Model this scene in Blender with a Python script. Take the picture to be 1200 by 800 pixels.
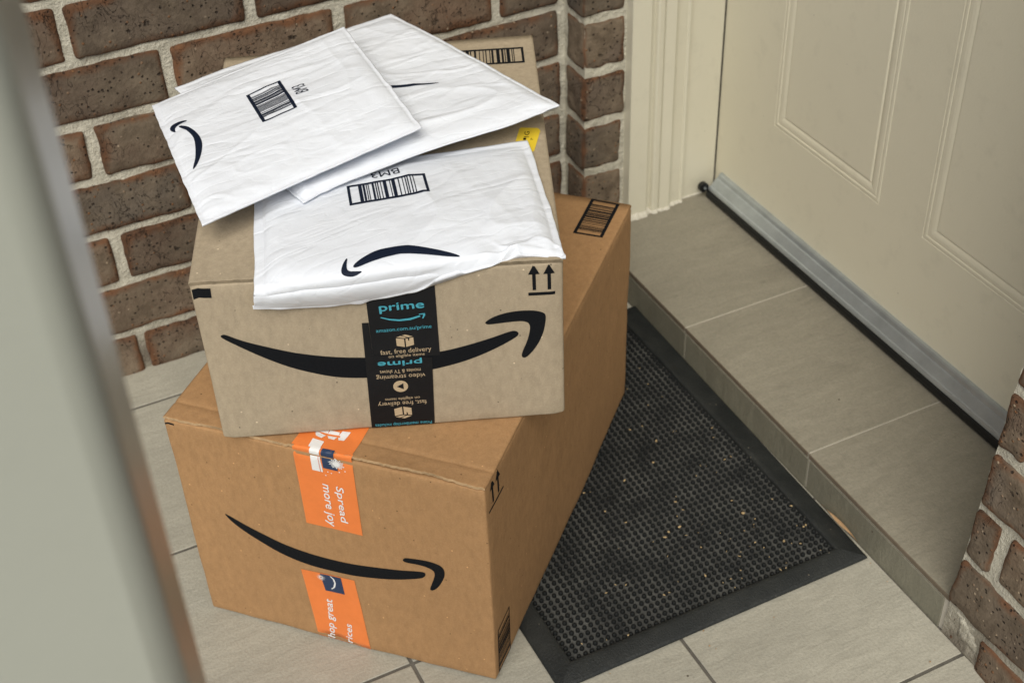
import bpy, bmesh, math, random
from mathutils import Vector, Matrix, noise
from mathutils.bvhtree import BVHTree
from mathutils.geometry import tessellate_polygon
for o in list(bpy.data.objects): bpy.data.objects.remove(o)
S = bpy.context.scene; COL = S.collection
rnd = random.Random(7)
# ------------------------------------------------------------------ camera
cam_d = bpy.data.cameras.new('camera'); cam = bpy.data.objects.new('camera', cam_d); COL.objects.link(cam)
CR = Vector((0.89527, -0.44443, -0.03134)); CU = Vector((0.29969, 0.54867, 0.78048)); CF = Vector((0.32967, 0.70813, -0.6244))
CC = Vector((-0.897, -0.752, 1.3081))
cam.matrix_world = Matrix(((CR.x, CU.x, -CF.x, CC.x), (CR.y, CU.y, -CF.y, CC.y), (CR.z, CU.z, -CF.z, CC.z), (0, 0, 0, 1)))
cam_d.sensor_width = 36; cam_d.lens = 1619.89 * 36 / 1200; cam_d.clip_start = .02; cam_d.clip_end = 500
cam_d.dof.use_dof = True; cam_d.dof.focus_distance = 1.40; cam_d.dof.aperture_fstop = 9.0
S.camera = cam
# ------------------------------------------------------------------ world, sun, exposure
SUN_EL, SUN_AZ = math.radians(50), math.radians(213)      # azimuth clockwise from +Y
w = bpy.data.worlds.new('World'); S.world = w; w.use_nodes = True
nt = w.node_tree; bg = nt.nodes['Background']; sky = nt.nodes.new('ShaderNodeTexSky')
sky.sky_type = 'NISHITA'; sky.sun_disc = False; sky.sun_elevation = SUN_EL; sky.sun_rotation = SUN_AZ
sky.dust_density = 3.0; sky.air_density = 1.0; sky.ozone_density = 1.0
nt.links.new(sky.outputs[0], bg.inputs[0]); bg.inputs[1].default_value = 0.075
sd = bpy.data.lights.new('sun', 'SUN'); sun = bpy.data.objects.new('sun', sd); COL.objects.link(sun)
sd.energy = 2.3; sd.angle = math.radians(42); sd.color = (1, .98, .89)
sv = Vector((math.sin(SUN_AZ) * math.cos(SUN_EL), math.cos(SUN_AZ) * math.cos(SUN_EL), math.sin(SUN_EL)))
sun.rotation_euler = sv.to_track_quat('Z', 'Y').to_euler()
S.view_settings.view_transform = 'Standard'; S.view_settings.look = 'None'
S.view_settings.exposure = 0.45; S.view_settings.gamma = 1
# ------------------------------------------------------------------ node helpers
class NB:
    def __init__(s, name, rough=.6, spec=.3):
        s.m = bpy.data.materials.new(name); s.m.use_nodes = True; s.t = s.m.node_tree
        s.b = s.t.nodes['Principled BSDF']; s.b.inputs['Roughness'].default_value = rough
        s.b.inputs['Specular IOR Level'].default_value = spec
        s.tc = s.n('TexCoord')
    def n(s, t, **k):
        x = s.t.nodes.new('ShaderNode' + t)
        for a, v in k.items(): setattr(x, a, v)
        return x
    def set(s, sock, v):
        if hasattr(v, 'is_linked') or isinstance(v, bpy.types.NodeSocket): s.t.links.new(v, sock)
        else:
            if isinstance(v, (tuple, list)) and len(v) == 3 and sock.type == 'RGBA': v = (*v, 1)
            sock.default_value = v
    def co(s, scale=(1, 1, 1), rot=(0, 0, 0), src='Object'):
        mp = s.n('Mapping'); s.t.links.new(s.tc.outputs[src], mp.inputs[0])
        mp.inputs['Scale'].default_value = scale; mp.inputs['Rotation'].default_value = rot
        return mp.outputs[0]
    def noise(s, scale, co=None, detail=4, rough=.55, dist=0):
        x = s.n('TexNoise'); s.set(x.inputs['Vector'], co or s.tc.outputs['Object'])
        x.inputs['Scale'].default_value = scale; x.inputs['Detail'].default_value = detail
        x.inputs['Roughness'].default_value = rough; x.inputs['Distortion'].default_value = dist
        return x.outputs[0]
    def vor(s, scale, co=None, out='Distance', feat='F1', rnd=1):
        x = s.n('TexVoronoi', feature=feat); s.set(x.inputs['Vector'], co or s.tc.outputs['Object'])
        x.inputs['Scale'].default_value = scale; x.inputs['Randomness'].default_value = rnd
        return x.outputs[out]
    def mr(s, v, a, b, c=0, d=1):
        x = s.n('MapRange'); s.set(x.inputs[0], v)
        for i, q in enumerate((a, b, c, d)): x.inputs[i + 1].default_value = q
        return x.outputs[0]
    def mix(s, f, a, b, mode='MIX'):
        x = s.n('Mix', data_type='RGBA', blend_type=mode); s.set(x.inputs[0], f); s.set(x.inputs[6], a); s.set(x.inputs[7], b)
        return x.outputs[2]
    def ma(s, op, a, b=0):
        x = s.n('Math', operation=op); s.set(x.inputs[0], a); s.set(x.inputs[1], b); return x.outputs[0]
    def bump(s, h, dist, strength=1, prev=None):
        x = s.n('Bump'); s.set(x.inputs['Height'], h); x.inputs['Distance'].default_value = dist
        x.inputs['Strength'].default_value = strength
        if prev is not None: s.t.links.new(prev, x.inputs['Normal'])
        return x.outputs[0]
    def out(s, col=None, normal=None, rough=None, metal=None):
        if col is not None: s.set(s.b.inputs['Base Color'], col)
        if normal is not None: s.set(s.b.inputs['Normal'], normal)
        if rough is not None: s.set(s.b.inputs['Roughness'], rough)
        if metal is not None: s.set(s.b.inputs['Metallic'], metal)
        return s.m
def attr(nb, name):
    x = nb.n('Attribute'); x.attribute_name = name; return x.outputs['Fac']

def mat_brick(name, tint=1.0):
    b = NB(name, .88, .25)
    co = b.co()
    n1 = b.noise(9, co, 5, .6); n2 = b.noise(38, co, 5, .65); n3 = b.noise(160, co, 3, .6)
    oi = b.n('ObjectInfo').outputs['Random']
    grey = b.mix(b.mr(n2, .35, .65), (.092*tint, .071*tint, .051*tint), (.178*tint, .143*tint, .105*tint))
    redd = b.mix(b.mr(oi, 0, 1), (.145, .092, .062), (.10, .09, .078))
    c = b.mix(b.mr(n1, .42, .7), grey, redd)
    rust = b.mix(b.mr(n2, .35, .68), (.060, .030, .016), (.135, .062, .030))
    e = b.ma('ADD', attr(b, 'edge'), b.ma('MULTIPLY', b.ma('SUBTRACT', n1, .5), 1.7))
    e = b.ma('ADD', e, b.ma('MULTIPLY', b.ma('SUBTRACT', n2, .5), 1.1))
    c = b.mix(b.mr(e, .44, .92, 0, .9), c, rust)
    # pale and orange granules, dark pits
    v1 = b.vor(150, co); vc = b.vor(150, co, 'Color')
    sep = b.n('SeparateColor'); b.set(sep.inputs[0], vc)
    g = b.ma('MULTIPLY', b.mr(b.ma('ADD', v1, b.ma('MULTIPLY', n3, .4)), .36, .52, 1, 0), b.mr(sep.outputs[0], .86, .9))
    c = b.mix(g, c, b.mix(b.mr(sep.outputs[1], .3, .7), (.19, .095, .045), (.32, .26, .19)))
    v2 = b.vor(170, co); vd = b.vor(170, co, 'Color'); sp2 = b.n('SeparateColor'); b.set(sp2.inputs[0], vd)
    pit = b.ma('MULTIPLY', b.mr(b.ma('ADD', v2, b.ma('MULTIPLY', n3, .6)), .44, .60, 1, 0), b.mr(sp2.outputs[0], .70, .75))
    v3 = b.vor(38, b.co((1, 1.0, 1.7)), 'Distance'); v3c = b.vor(38, b.co((1, 1, 1.7)), 'Color'); sp3 = b.n('SeparateColor'); b.set(sp3.inputs[0], v3c)
    pit2 = b.ma('MULTIPLY', b.mr(b.ma('ADD', v3, b.ma('MULTIPLY', n3, .9)), .50, .66, 1, 0), b.mr(sp3.outputs[0], .88, .91))
    pit = b.ma('MAXIMUM', pit, pit2)
    c = b.mix(b.ma('MULTIPLY', pit, .9), c, (.022, .016, .012))
    h = b.ma('ADD', b.ma('MULTIPLY', n2, .5), b.ma('MULTIPLY', n3, .45))
    h = b.ma('SUBTRACT', h, b.ma('MULTIPLY', pit, .9))
    h = b.ma('ADD', h, b.ma('MULTIPLY', g, .25))
    crk = b.mr(b.ma('ABSOLUTE', b.ma('SUBTRACT', b.noise(46, b.co((1, 1, .6)), 3, .6, 1.2), .5)), 0, .012, 1, 0)
    crk = b.ma('MULTIPLY', crk, b.mr(n1, .5, .6))
    c = b.mix(b.ma('MULTIPLY', crk, .75), c, (.03, .02, .014)); h = b.ma('SUBTRACT', h, b.ma('MULTIPLY', crk, .6))
    c = b.mix(1.0, c, b.mix(b.mr(b.ma('FRACT', b.ma('MULTIPLY', oi, 7.3)), 0, 1), (.84, .83, .82), (1.25, 1.2, 1.14)), 'MULTIPLY')
    return b.out(c, b.bump(h, .0036, 1.0), b.mr(n2, .3, .7, .75, .95))
def mat_mortar():
    b = NB('mortar', .95, .15)
    n1 = b.noise(14, None, 4); n2 = b.noise(180, None, 5, .7); n3 = b.noise(45, None, 4, .6)
    c = b.mix(b.mr(n3, .35, .65), (.46, .435, .355), (.62, .59, .49))
    low = attr(b, 'dirt')
    c = b.mix(b.ma('MULTIPLY', low, b.mr(n1, .3, .6)), c, (.19, .165, .13))
    c = b.mix(b.mr(n2, .62, .75, 0, .5), c, (.22, .19, .15))
    c = b.mix(b.mr(b.noise(420, None, 2, .5), .6, .72, 0, .45), c, (.25, .21, .15))
    return b.out(c, b.bump(b.ma('ADD', n2, b.ma('MULTIPLY', n3, .8)), .0040, 1.0))
def mat_tile(name, base=(.385, .365, .30), rot=0.0, k=1.0):
    b = NB(name, .5, .4)
    oi = b.n('ObjectInfo').outputs['Random']
    mp = b.n('Mapping'); b.t.links.new(b.tc.outputs['Object'], mp.inputs[0])
    mp.inputs['Scale'].default_value = (1, 3.6, 1); mp.inputs['Rotation'].default_value = (0, 0, rot)
    cx = b.n('CombineXYZ'); b.set(cx.inputs[0], b.ma('MULTIPLY', oi, 7)); b.set(cx.inputs[1], b.ma('MULTIPLY', oi, 31)); b.t.links.new(cx.outputs[0], mp.inputs['Location'])
    co = mp.outputs[0]
    n1 = b.noise(4, co, 5, .6, .5); n2 = b.noise(24, co, 6, .68, .6); n3 = b.noise(300, None, 3, .6)
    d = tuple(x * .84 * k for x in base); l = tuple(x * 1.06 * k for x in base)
    c = b.mix(b.mr(b.ma('ADD', b.ma('MULTIPLY', n1, .45), b.ma('MULTIPLY', n2, .55)), .38, .63), d, l)
    c = b.mix(b.mr(n3, .4, .72, 0, .38), c, tuple(x * .55 for x in base))
    dirt = b.mr(b.noise(42, None, 6, .75), .66, .8, 0, .45)
    c = b.mix(dirt, c, (.1, .085, .06))
    sp = b.vor(30, None, 'Distance'); spc = b.vor(30, None, 'Color'); q = b.n('SeparateColor'); b.set(q.inputs[0], spc)
    c = b.mix(b.ma('MULTIPLY', b.mr(sp, .03, .055, 1, 0), b.mr(q.outputs[0], .88, .9)), c, (.06, .04, .025))
    h = b.ma('ADD', b.ma('MULTIPLY', n2, .6), b.ma('MULTIPLY', n3, .35))
    return b.out(c, b.bump(h, .0022, .8), b.mr(n2, .3, .7, .42, .62))
def mat_card(name, base, fleck):
    b = NB(name, .82, .2)
    n1 = b.noise(6, None, 3); n2 = b.noise(520, None, 3, .7); n3 = b.noise(140, b.co((1, 1, .5)), 4, .6)
    d = tuple(x * .86 for x in base); l = tuple(x * 1.1 for x in base)
    c = b.mix(b.mr(n3, .3, .7), d, l)
    c = b.mix(b.mr(n1, .3, .7, 0, .35), c, tuple(x * .86 for x in base))
    c = b.mix(b.mr(n2, .45, .75, 0, .4), c, fleck)
    v = b.vor(170, None, 'Distance'); vc = b.vor(170, None, 'Color'); q = b.n('SeparateColor'); b.set(q.inputs[0], vc)
    c = b.mix(b.ma('MULTIPLY', b.mr(v, .12, .2, 1, 0), b.mr(q.outputs[0], .965, .975)), c, tuple(x * .35 for x in base))
    c = b.mix(b.ma('MULTIPLY', b.mr(v, .12, .2, 1, 0), b.mr(q.outputs[1], .97, .98)), c, tuple(min(1, x * 1.8) for x in base))
    return b.out(c, b.bump(b.ma('ADD', n3, b.ma('MULTIPLY', n2, .5)), .0006, .6))
def mat_paint(name, col, rough=.42, grain=.0004, dirt=.12):
    b = NB(name, rough, .5)
    if name == 'post_paint': b.b.inputs['Coat Weight'].default_value = .75; b.b.inputs['Coat Roughness'].default_value = .3
    n1 = b.noise(5, None, 4); n2 = b.noise(260, None, 4, .6); n3 = b.noise(28, None, 5, .7)
    c = b.mix(b.mr(n1, .3, .7, 0, .5), col, tuple(x * .93 for x in col))
    c = b.mix(b.mr(n3, .55, .8, 0, dirt * 2), c, tuple(x * .6 for x in col))
    v = b.vor(42, None, 'Distance'); vc = b.vor(42, None, 'Color'); q = b.n('SeparateColor'); b.set(q.inputs[0], vc)
    c = b.mix(b.ma('MULTIPLY', b.mr(v, .04, .07, 1, 0), b.mr(q.outputs[0], .94, .95)), c, tuple(x * .45 for x in col))
    return b.out(c, b.bump(b.ma('ADD', n2, b.ma('MULTIPLY', n3, .8)), grain, .7))
def mat_plain(name, col, rough=.5, metal=0, grain=0, gs=300, spec=.4, var=0):
    b = NB(name, rough, spec); n = b.noise(gs, None, 3, .6)
    c = col if not var else b.mix(b.mr(b.noise(30, None, 5, .7), .35, .7), col, tuple(min(1, x * (1 + var)) for x in col))
    return b.out(c, b.bump(n, grain, .8) if grain else None, b.mr(n, .3, .7, rough * .85, min(1, rough * 1.15)), metal)
def mat_mailer():
    b = NB('mailer_paper', .42, .45)
    n1 = b.noise(55, None, 5, .65, 1.2); n2 = b.noise(300, None, 3, .6); n3 = b.noise(12, b.co((.6, 2.2, 1), (0, 0, -.35)), 2, .5, .4)
    rid = b.ma('ABSOLUTE', b.ma('SUBTRACT', n3, .5))
    c = b.mix(b.mr(n1, .3, .7, 0, .5), (.77, .80, .855), (.73, .765, .83))
    rid2 = b.ma('ABSOLUTE', b.ma('SUBTRACT', b.noise(26, b.co((.7, 2.0, 1), (0, 0, .5)), 2, .5, .3), .5))
    h = b.ma('ADD', b.ma('ADD', b.mr(rid, 0, .10, 0, .34), b.mr(rid2, 0, .05, 0, .10)), b.ma('MULTIPLY', n1, .12)); h = b.ma('ADD', h, b.ma('MULTIPLY', n2, .05))
    return b.out(c, b.bump(h, .0024, .75), b.mr(n1, .3, .7, .36, .5))
def mat_rubber():
    b = NB('mat_rubber', .55, .4)
    n = b.noise(420, None, 3, .6); n2 = b.noise(20, None, 5, .7)
    c = b.mix(b.mr(n2, .4, .75), (.011, .013, .013), (.026, .028, .026))
    v = b.vor(260, None, 'Distance'); vc = b.vor(260, None, 'Color'); q = b.n('SeparateColor'); b.set(q.inputs[0], vc)
    c = b.mix(b.ma('MULTIPLY', b.mr(v, .1, .2, 1, 0), b.mr(q.outputs[0], .97, .98)), c, (.28, .24, .18))
    return b.out(c, b.bump(n, .0012, .8), b.mr(n, .3, .7, .45, .7))
M = {}
M['brick'] = mat_brick('brick_fired'); M['mortar'] = mat_mortar()
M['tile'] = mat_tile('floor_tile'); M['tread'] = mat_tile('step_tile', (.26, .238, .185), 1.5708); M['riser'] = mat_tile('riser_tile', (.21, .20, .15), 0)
M['tile_edge'] = mat_plain('tile_body_edge', (.13, .105, .075), .8, 0, .0006, 200, .2, .3)
M['grout'] = mat_plain('dark_grout', (.085, .078, .066), .9, 0, .001, 200, .2, .6)
M['grout_light'] = mat_plain('pale_grout', (.42, .39, .33), .9, 0, .0006, 300, .2, .2)
M['card1'] = mat_card('brown_cardboard', (.36, .205, .093), (.46, .285, .15))
M['card2'] = mat_card('grey_brown_cardboard', (.375, .305, .213), (.50, .42, .305))
M['edge2'] = mat_plain('raw_grey_board_edge', (.30, .24, .16), .9, 0, .0012, 380, .1, -.6)
M['edge'] = mat_plain('raw_board_edge', (.56, .38, .21), .9, 0, .0012, 380, .1, -.55)
M['ink'] = mat_plain('black_ink', (.006, .007, .009), .7, 0, .0002, 400, .12)
M['ink_blue'] = mat_plain('dark_blue_ink', (.006, .011, .026), .6, 0, .0002, 400, .15)
M['tape_black'] = mat_plain('black_tape', (.007, .0075, .009), .42, 0, .0004, 90, .22, .4)
M['tape_orange'] = mat_plain('orange_tape', (.80, .215, .05), .36, 0, .0004, 60, .35, -.1)
M['teal'] = mat_plain('teal_print', (.06, .33, .42), .5); M['tan'] = mat_plain('tan_print', (.47, .36, .23), .5)
M['white'] = mat_plain('white_print', (.75, .75, .74), .5); M['navy'] = mat_plain('navy_print', (.018, .038, .09), .45)
M['pink'] = mat_plain('pink_print', (.6, .25, .2), .5); M['yellow'] = mat_plain('yellow_label', (.72, .52, .03), .5)
M['mailer'] = mat_mailer(); M['rubber'] = mat_rubber()
M['seal'] = mat_plain('black_seal_rubber', (.008, .009, .009), .45, 0, .0004, 200)
M['alu'] = mat_plain('brushed_aluminium', (.50, .545, .565), .38, .7, .0003, 120, .5, -.2)
M['door'] = mat_paint('door_paint', (.69, .65, .51), .55, .0005); M['frame'] = mat_paint('frame_paint', (.63, .60, .48), .4, .0003)
M['post'] = mat_paint('post_paint', (.35, .36, .305), .5, .0002, .05)
M['caulk'] = mat_plain('caulk', (.55, .52, .44), .7, 0, .001, 150)
M['concrete'] = mat_plain('concrete', (.3, .28, .24), .9, 0, .003, 60, .2, -.3)
M['shading_soffit'] = mat_paint('soffit_paint', (.5, .47, .4), .7)
M['leaf'] = mat_plain('dry_leaf', (.30, .19, .10), .7, 0, .001, 120, .2, .4)
M['straw'] = mat_plain('dry_straw', (.52, .38, .2), .8, 0, 0, 120, .2, -.5)
# ------------------------------------------------------------------ object helpers
def mesh(name, v, f, smooth=False):
    m = bpy.data.meshes.new(name); m.from_pydata([tuple(x) for x in v], [], f); m.update()
    if smooth: m.polygons.foreach_set('use_smooth', [True] * len(m.polygons))
    return m
def obj(name, v, f, mat, parent=None, smooth=False, kind=None):
    o = bpy.data.objects.new(name, mesh(name, v, f, smooth) if not isinstance(v, bpy.types.Mesh) else v)
    COL.objects.link(o)
    if mat and not o.data.materials: o.data.materials.append(M[mat])
    if parent: o.parent = parent; o.matrix_parent_inverse = parent.matrix_world.inverted()
    if kind: o['kind'] = kind
    return o
def thing(name, label, cat, loc=(0, 0, 0), group=None):
    o = bpy.data.objects.new(name, None); COL.objects.link(o); o.empty_display_size = .05
    o.location = loc; o.matrix_world = Matrix.Translation(loc)
    o['label'] = label; o['category'] = cat
    if group: o['group'] = group
    return o
def lin(a, b, r, step):
    L = b - a; n = max(1, int(round((L - 2 * r) / step)))
    return [a, a + r * .35, a + r] + [a + r + (L - 2 * r) * i / n for i in range(1, n)] + [b - r, b - r * .35, b] if L > 2.2 * r else [a, (a + b) / 2, b]
def rbox(x0, x1, y0, y1, z0, z1, r=.006, step=.03, amp=0, freq=30, skip='', edgew=.016, warp=None, seed=0):
    """rounded box, welded, with an 'edge' attribute (1 at the rims)."""
    A = [lin(x0, x1, r, step), lin(y0, y1, r, step), lin(z0, z1, r, step)]
    lo = (x0, y0, z0); hi = (x1, y1, z1); idx = {}; V = []; E = []; Fc = []
    def vert(p):
        k = (round(p[0], 5), round(p[1], 5), round(p[2], 5))
        if k in idx: return idx[k]
        q = [min(max(p[i], lo[i] + r), hi[i] - r) for i in range(3)]
        d = Vector(p) - Vector(q); n = d.normalized() if d.length > 1e-9 else Vector((0, 0, 1))
        P = Vector(q) + n * min(r, d.length if d.length < r else r)
        ds = sorted(min(p[i] - lo[i], hi[i] - p[i]) for i in range(3))
        if amp:
            sd_ = Vector((seed * 3.1, seed * 1.7, seed * .9))
            nn = noise.noise_vector(P * freq + sd_) * amp + noise.noise_vector(P * freq * .3 + sd_) * amp * 1.2
            P = P + nn + noise.noise_vector(P * 170 + sd_) * amp * .38
        idx[k] = len(V); V.append(warp(P) if warp else P); E.append(max(0, 1 - ds[1] / edgew)); return idx[k]
    for ax in range(3):
        u, v = [i for i in range(3) if i != ax]
        for side in (0, 1):
            if ('-+'[side] + 'xyz'[ax]) in skip: continue
            for i in range(len(A[u]) - 1):
                for j in range(len(A[v]) - 1):
                    q = []
                    for a, b in ((i, j), (i + 1, j), (i + 1, j + 1), (i, j + 1)):
                        p = [0, 0, 0]; p[ax] = (lo, hi)[side][ax]; p[u] = A[u][a]; p[v] = A[v][b]; q.append(vert(p))
                    if (side == 1) != (ax == 1): Fc.append(q)
                    else: Fc.append(q[::-1])
    m = mesh('shape', V, Fc, True)
    at = m.attributes.new('edge', 'FLOAT', 'POINT'); at.data.foreach_set('value', E)
    return m
def bx(name, x0, x1, y0, y1, z0, z1, mat, parent=None, b=.001, kind=None):
    """sharp box with a small bevel (44 triangles)"""
    bm = bmesh.new(); bmesh.ops.create_cube(bm, size=1)
    for v in bm.verts: v.co = Vector(((x0 + x1) / 2 + v.co.x * (x1 - x0), (y0 + y1) / 2 + v.co.y * (y1 - y0), (z0 + z1) / 2 + v.co.z * (z1 - z0)))
    if b: bmesh.ops.bevel(bm, geom=bm.edges[:], offset=b, segments=1, affect='EDGES')
    m = bpy.data.meshes.new(name); bm.to_mesh(m); bm.free()
    return obj(name, m, None, mat, parent, kind=kind)
def add_bx(V, F, x0, x1, y0, y1, z0, z1):
    k = len(V)
    V += [(x, y, z) for x in (x0, x1) for y in (y0, y1) for z in (z0, z1)]
    F += [[k + a for a in q] for q in ((0, 1, 3, 2), (4, 6, 7, 5), (0, 4, 5, 1), (2, 3, 7, 6), (0, 2, 6, 4), (1, 5, 7, 3))]
def extrude_profile(pts, a, b, axis, fixed=0):
    """profile of 2D points swept along an axis: axis 'z' uses (x,y), axis 'y' uses (x,z)"""
    V = []; F = []
    for t in (a, b):
        for p in pts: V.append((p[0], p[1], t) if axis == 'z' else (p[0], t, p[1]))
    n = len(pts)
    for i in range(n - 1): F.append((i, i + 1, n + i + 1, n + i))
    F.append(tuple(range(n))[::-1]); F.append(tuple(range(n, 2 * n)))
    F.append((n - 1, 0, n, 2 * n - 1))
    return V, F
# ------------------------------------------------------------------ floor
TOP = .0585
floor = obj('floor', [(-6, -6, -.0018), (.6, -6, -.0018), (.6, 1.2, -.0018), (-6, 1.2, -.0018)], [(0, 1, 2, 3)], 'grout', kind='structure')
obj('ground', [(-60, -60, -.02), (60, -60, -.02), (60, 60, -.02), (-60, 60, -.02)], [(0, 1, 2, 3)], 'concrete', kind='structure')
XJ = [-.0005] + [-.2805 - .2985 * i for i in range(0, 10)]
YJ = [1.16, .855, .550, .2455, -.043] + [-.3475 - .3045 * i for i in range(0, 7)]
for i in range(len(XJ) - 1):
    for j in range(len(YJ) - 1):
        g = .0022
        if YJ[j + 1] > .94: continue
        o = bx('tile', XJ[i + 1] + g, XJ[i] - g, YJ[j + 1] + g, min(YJ[j], .944) - g, -.009, .0 + rnd.uniform(-.0004, .0004), 'tile', floor, .0008)
# ------------------------------------------------------------------ door step
V, F = [], []; add_bx(V, F, .0003, .60, -.0045, .90, -.01, TOP - .0012)
step = obj('doorstep', V, F, 'grout_light', kind='structure')
SY = [.90, .573, .2715, -.03]; RY = [.90, .571, .2690, .002]
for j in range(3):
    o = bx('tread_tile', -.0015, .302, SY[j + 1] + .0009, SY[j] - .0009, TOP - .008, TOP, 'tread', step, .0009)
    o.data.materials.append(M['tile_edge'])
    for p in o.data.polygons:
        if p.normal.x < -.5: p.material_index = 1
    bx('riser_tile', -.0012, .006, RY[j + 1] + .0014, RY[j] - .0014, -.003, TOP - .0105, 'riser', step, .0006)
# ------------------------------------------------------------------ brick walls
YA = .941
def mortar_sheet(name, parent, org, eu, ev, en, W, H, step_, amp, dirt_h=.05, keep=None):
    nu = int(W / step_) + 1; nv = int(H / step_) + 1; V = []; D = []
    for j in range(nv + 1):
        for i in range(nu + 1):
            P = Vector(org) + Vector(eu) * (W * i / nu) + Vector(ev) * (H * j / nv)
            k = noise.noise(P * 22) * .55 + noise.noise(P * 75) * .35 + noise.noise(P * 190) * .15
            V.append(P + Vector(en) * (k * amp)); D.append(max(0, min(1, 1.6 - P.z / dirt_h)))
    F = [(j * (nu + 1) + i, j * (nu + 1) + i + 1, (j + 1) * (nu + 1) + i + 1, (j + 1) * (nu + 1) + i) for j in range(nv) for i in range(nu)]
    m = mesh(name, V, F, True); at = m.attributes.new('dirt', 'FLOAT', 'POINT'); at.data.foreach_set('value', D)
    return obj(name, m, None, 'mortar', parent)
ROW = lambda k: .0707 + .086 * k                    # centre line of a bed joint
back = thing('brick_wall', 'long wall of tumbled brown bricks with pale mortar behind the stacked parcels', 'wall', (-1, 1.0, 0))
mortar_sheet('mortar', back, (-1.06, YA - .0020, -.005), (1, 0, 0), (0, 0, 1), (0, -1, 0), 1.0755, .92, .0042, .0030)
V, F = [], []; add_bx(V, F, -1.06, .0, YA + .006, YA + .15, .915, 2.3); add_bx(V, F, -3.0, -1.06, YA + .006, YA + .15, -.005, 2.3); add_bx(V, F, -1.06, .3, YA + .02, YA + .15, -.005, .914)
obj('mortar_core', V, F, 'mortar', back)
JW = .0048
for r_ in range(26):
    z1 = ROW(r_) - JW; z0 = (ROW(r_ - 1) + JW) if r_ else -.006
    base = -.713 if r_ % 2 == 0 else -.593
    k = -10 if r_ > 9 else -6
    while True:
        a = base + .24 * k; b = a + .24; k += 1
        if a > -.02: break
        if b < -2.95: continue
        b = min(b, -.006)
        if b - a < .03: continue
        dx = lambda s: rnd.uniform(-s, s)
        near = a > -1.1 and z1 < .95
        if not near and (a < -1.7 and z1 > 1.4): continue
        wj = JW + .0015
        m = rbox(a + wj + dx(.002), b - wj + dx(.002), YA - .0065 + dx(.0012), YA + .05, z0 + dx(.0012), z1 + dx(.0012), .0062 if near else .006, .0085 if near else .08, .0019 if near else 0, 42, '+y', .02, seed=r_ * 31 + k)
        obj('brick', m, None, 'brick', back)
nib = thing('brick_jamb_pier', 'narrow brick return of quoin bricks between the back wall and the cream door frame', 'pier', (0, .9, 0))
mortar_sheet('mortar', nib, (-.0022, .950, -.005), (0, -1, 0), (0, 0, 1), (-1, 0, 0), .074, .95, .0036, .0024)
mortar_sheet('mortar', nib, (-.0022, .8760, -.005), (1, 0, 0), (0, 0, 1), (0, -1, 0), .074, .95, .0036, .0024)
V, F = [], []; add_bx(V, F, .004, .30, .886, 1.09, -.005, 2.3)
obj('mortar_core', V, F, 'mortar', nib)
for r_ in range(26):
    z1 = ROW(r_) - JW; z0 = (ROW(r_ - 1) + JW) if r_ else -.006
    near = z1 < .95
    m = rbox(-.0055 + rnd.uniform(-.001, .001), .0655 + rnd.uniform(-.003, .0015), .8735 + rnd.uniform(-.001, .001), .9315 + rnd.uniform(-.002, .002), z0, z1, .0068, .008 if near else .05, .002 if near else 0, 40, '+y', .014, seed=900 + r_)
    obj('brick', m, None, 'brick', nib)
pier = thing('brick_pier', 'weathered brick pier with thick mortar joints at the right end of the doorstep', 'pier', (.1, -.4, 0))
lean = lambda P: Vector((P.x, P.y - .045 * P.z, P.z))
mo = mortar_sheet('mortar', pier, (-.0026, -.0040, -.005), (0, -1, 0), (0, 0, 1), (-1, 0, 0), .36, .92, .0036, .0032, .075)
for v in mo.data.vertices: v.co.y -= .045 * v.co.z
mo = mortar_sheet('mortar', pier, (-.0026, -.0040, -.005), (1, 0, 0), (0, 0, 1), (0, 1, 0), .25, .92, .01, .002, .05)
for v in mo.data.vertices: v.co.y -= .045 * v.co.z
V, F = [], []; add_bx(V, F, .006, .25, -1.0, -.012, -.005, 2.3)
V = [(x, y - (.045 * max(z, 0) if y > -.5 else 0), z) for x, y, z in V]
obj('mortar_core', V, F, 'mortar', pier)
for r_ in range(26):
    z0 = (.053 + .0845 * (r_ - 1) + .0062) if r_ else -.004; z1 = .053 + .0845 * r_ - .0062
    first = .238 if r_ % 2 else .048
    near = z1 < .95
    a = 0.0; L = first; n = 0
    if r_ == 0: a = .008; L = .024
    while a < .95:
        e = min(a + L, .97)
        y1 = -a - (.004 if n == 0 else .0068); y0 = -e + (.0068 if r_ else .005)
        if y1 - y0 > .012:
            depth = .245 if n == 0 and r_ else .06
            x0 = -.007 + rnd.uniform(-.0014, .0014) + (.004 if (r_ == 0 and n == 0) else 0)
            nr = near and a < .3
            m = rbox(x0, depth, y0 + rnd.uniform(-.002, .001), y1, z0 + rnd.uniform(-.001, .001), z1 + rnd.uniform(-.001, .001), .0066 if z1 - z0 > .03 else .005, .0085 if nr else .09, .0021 if nr else 0, 45, '+x', .018, lean, seed=500 + r_ * 9 + n)
            obj('brick', m, None, 'brick', pier)
        if r_ == 0 and n == 0: a = .054; L = .18
        else: a = e; L = .24
        n += 1
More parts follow.
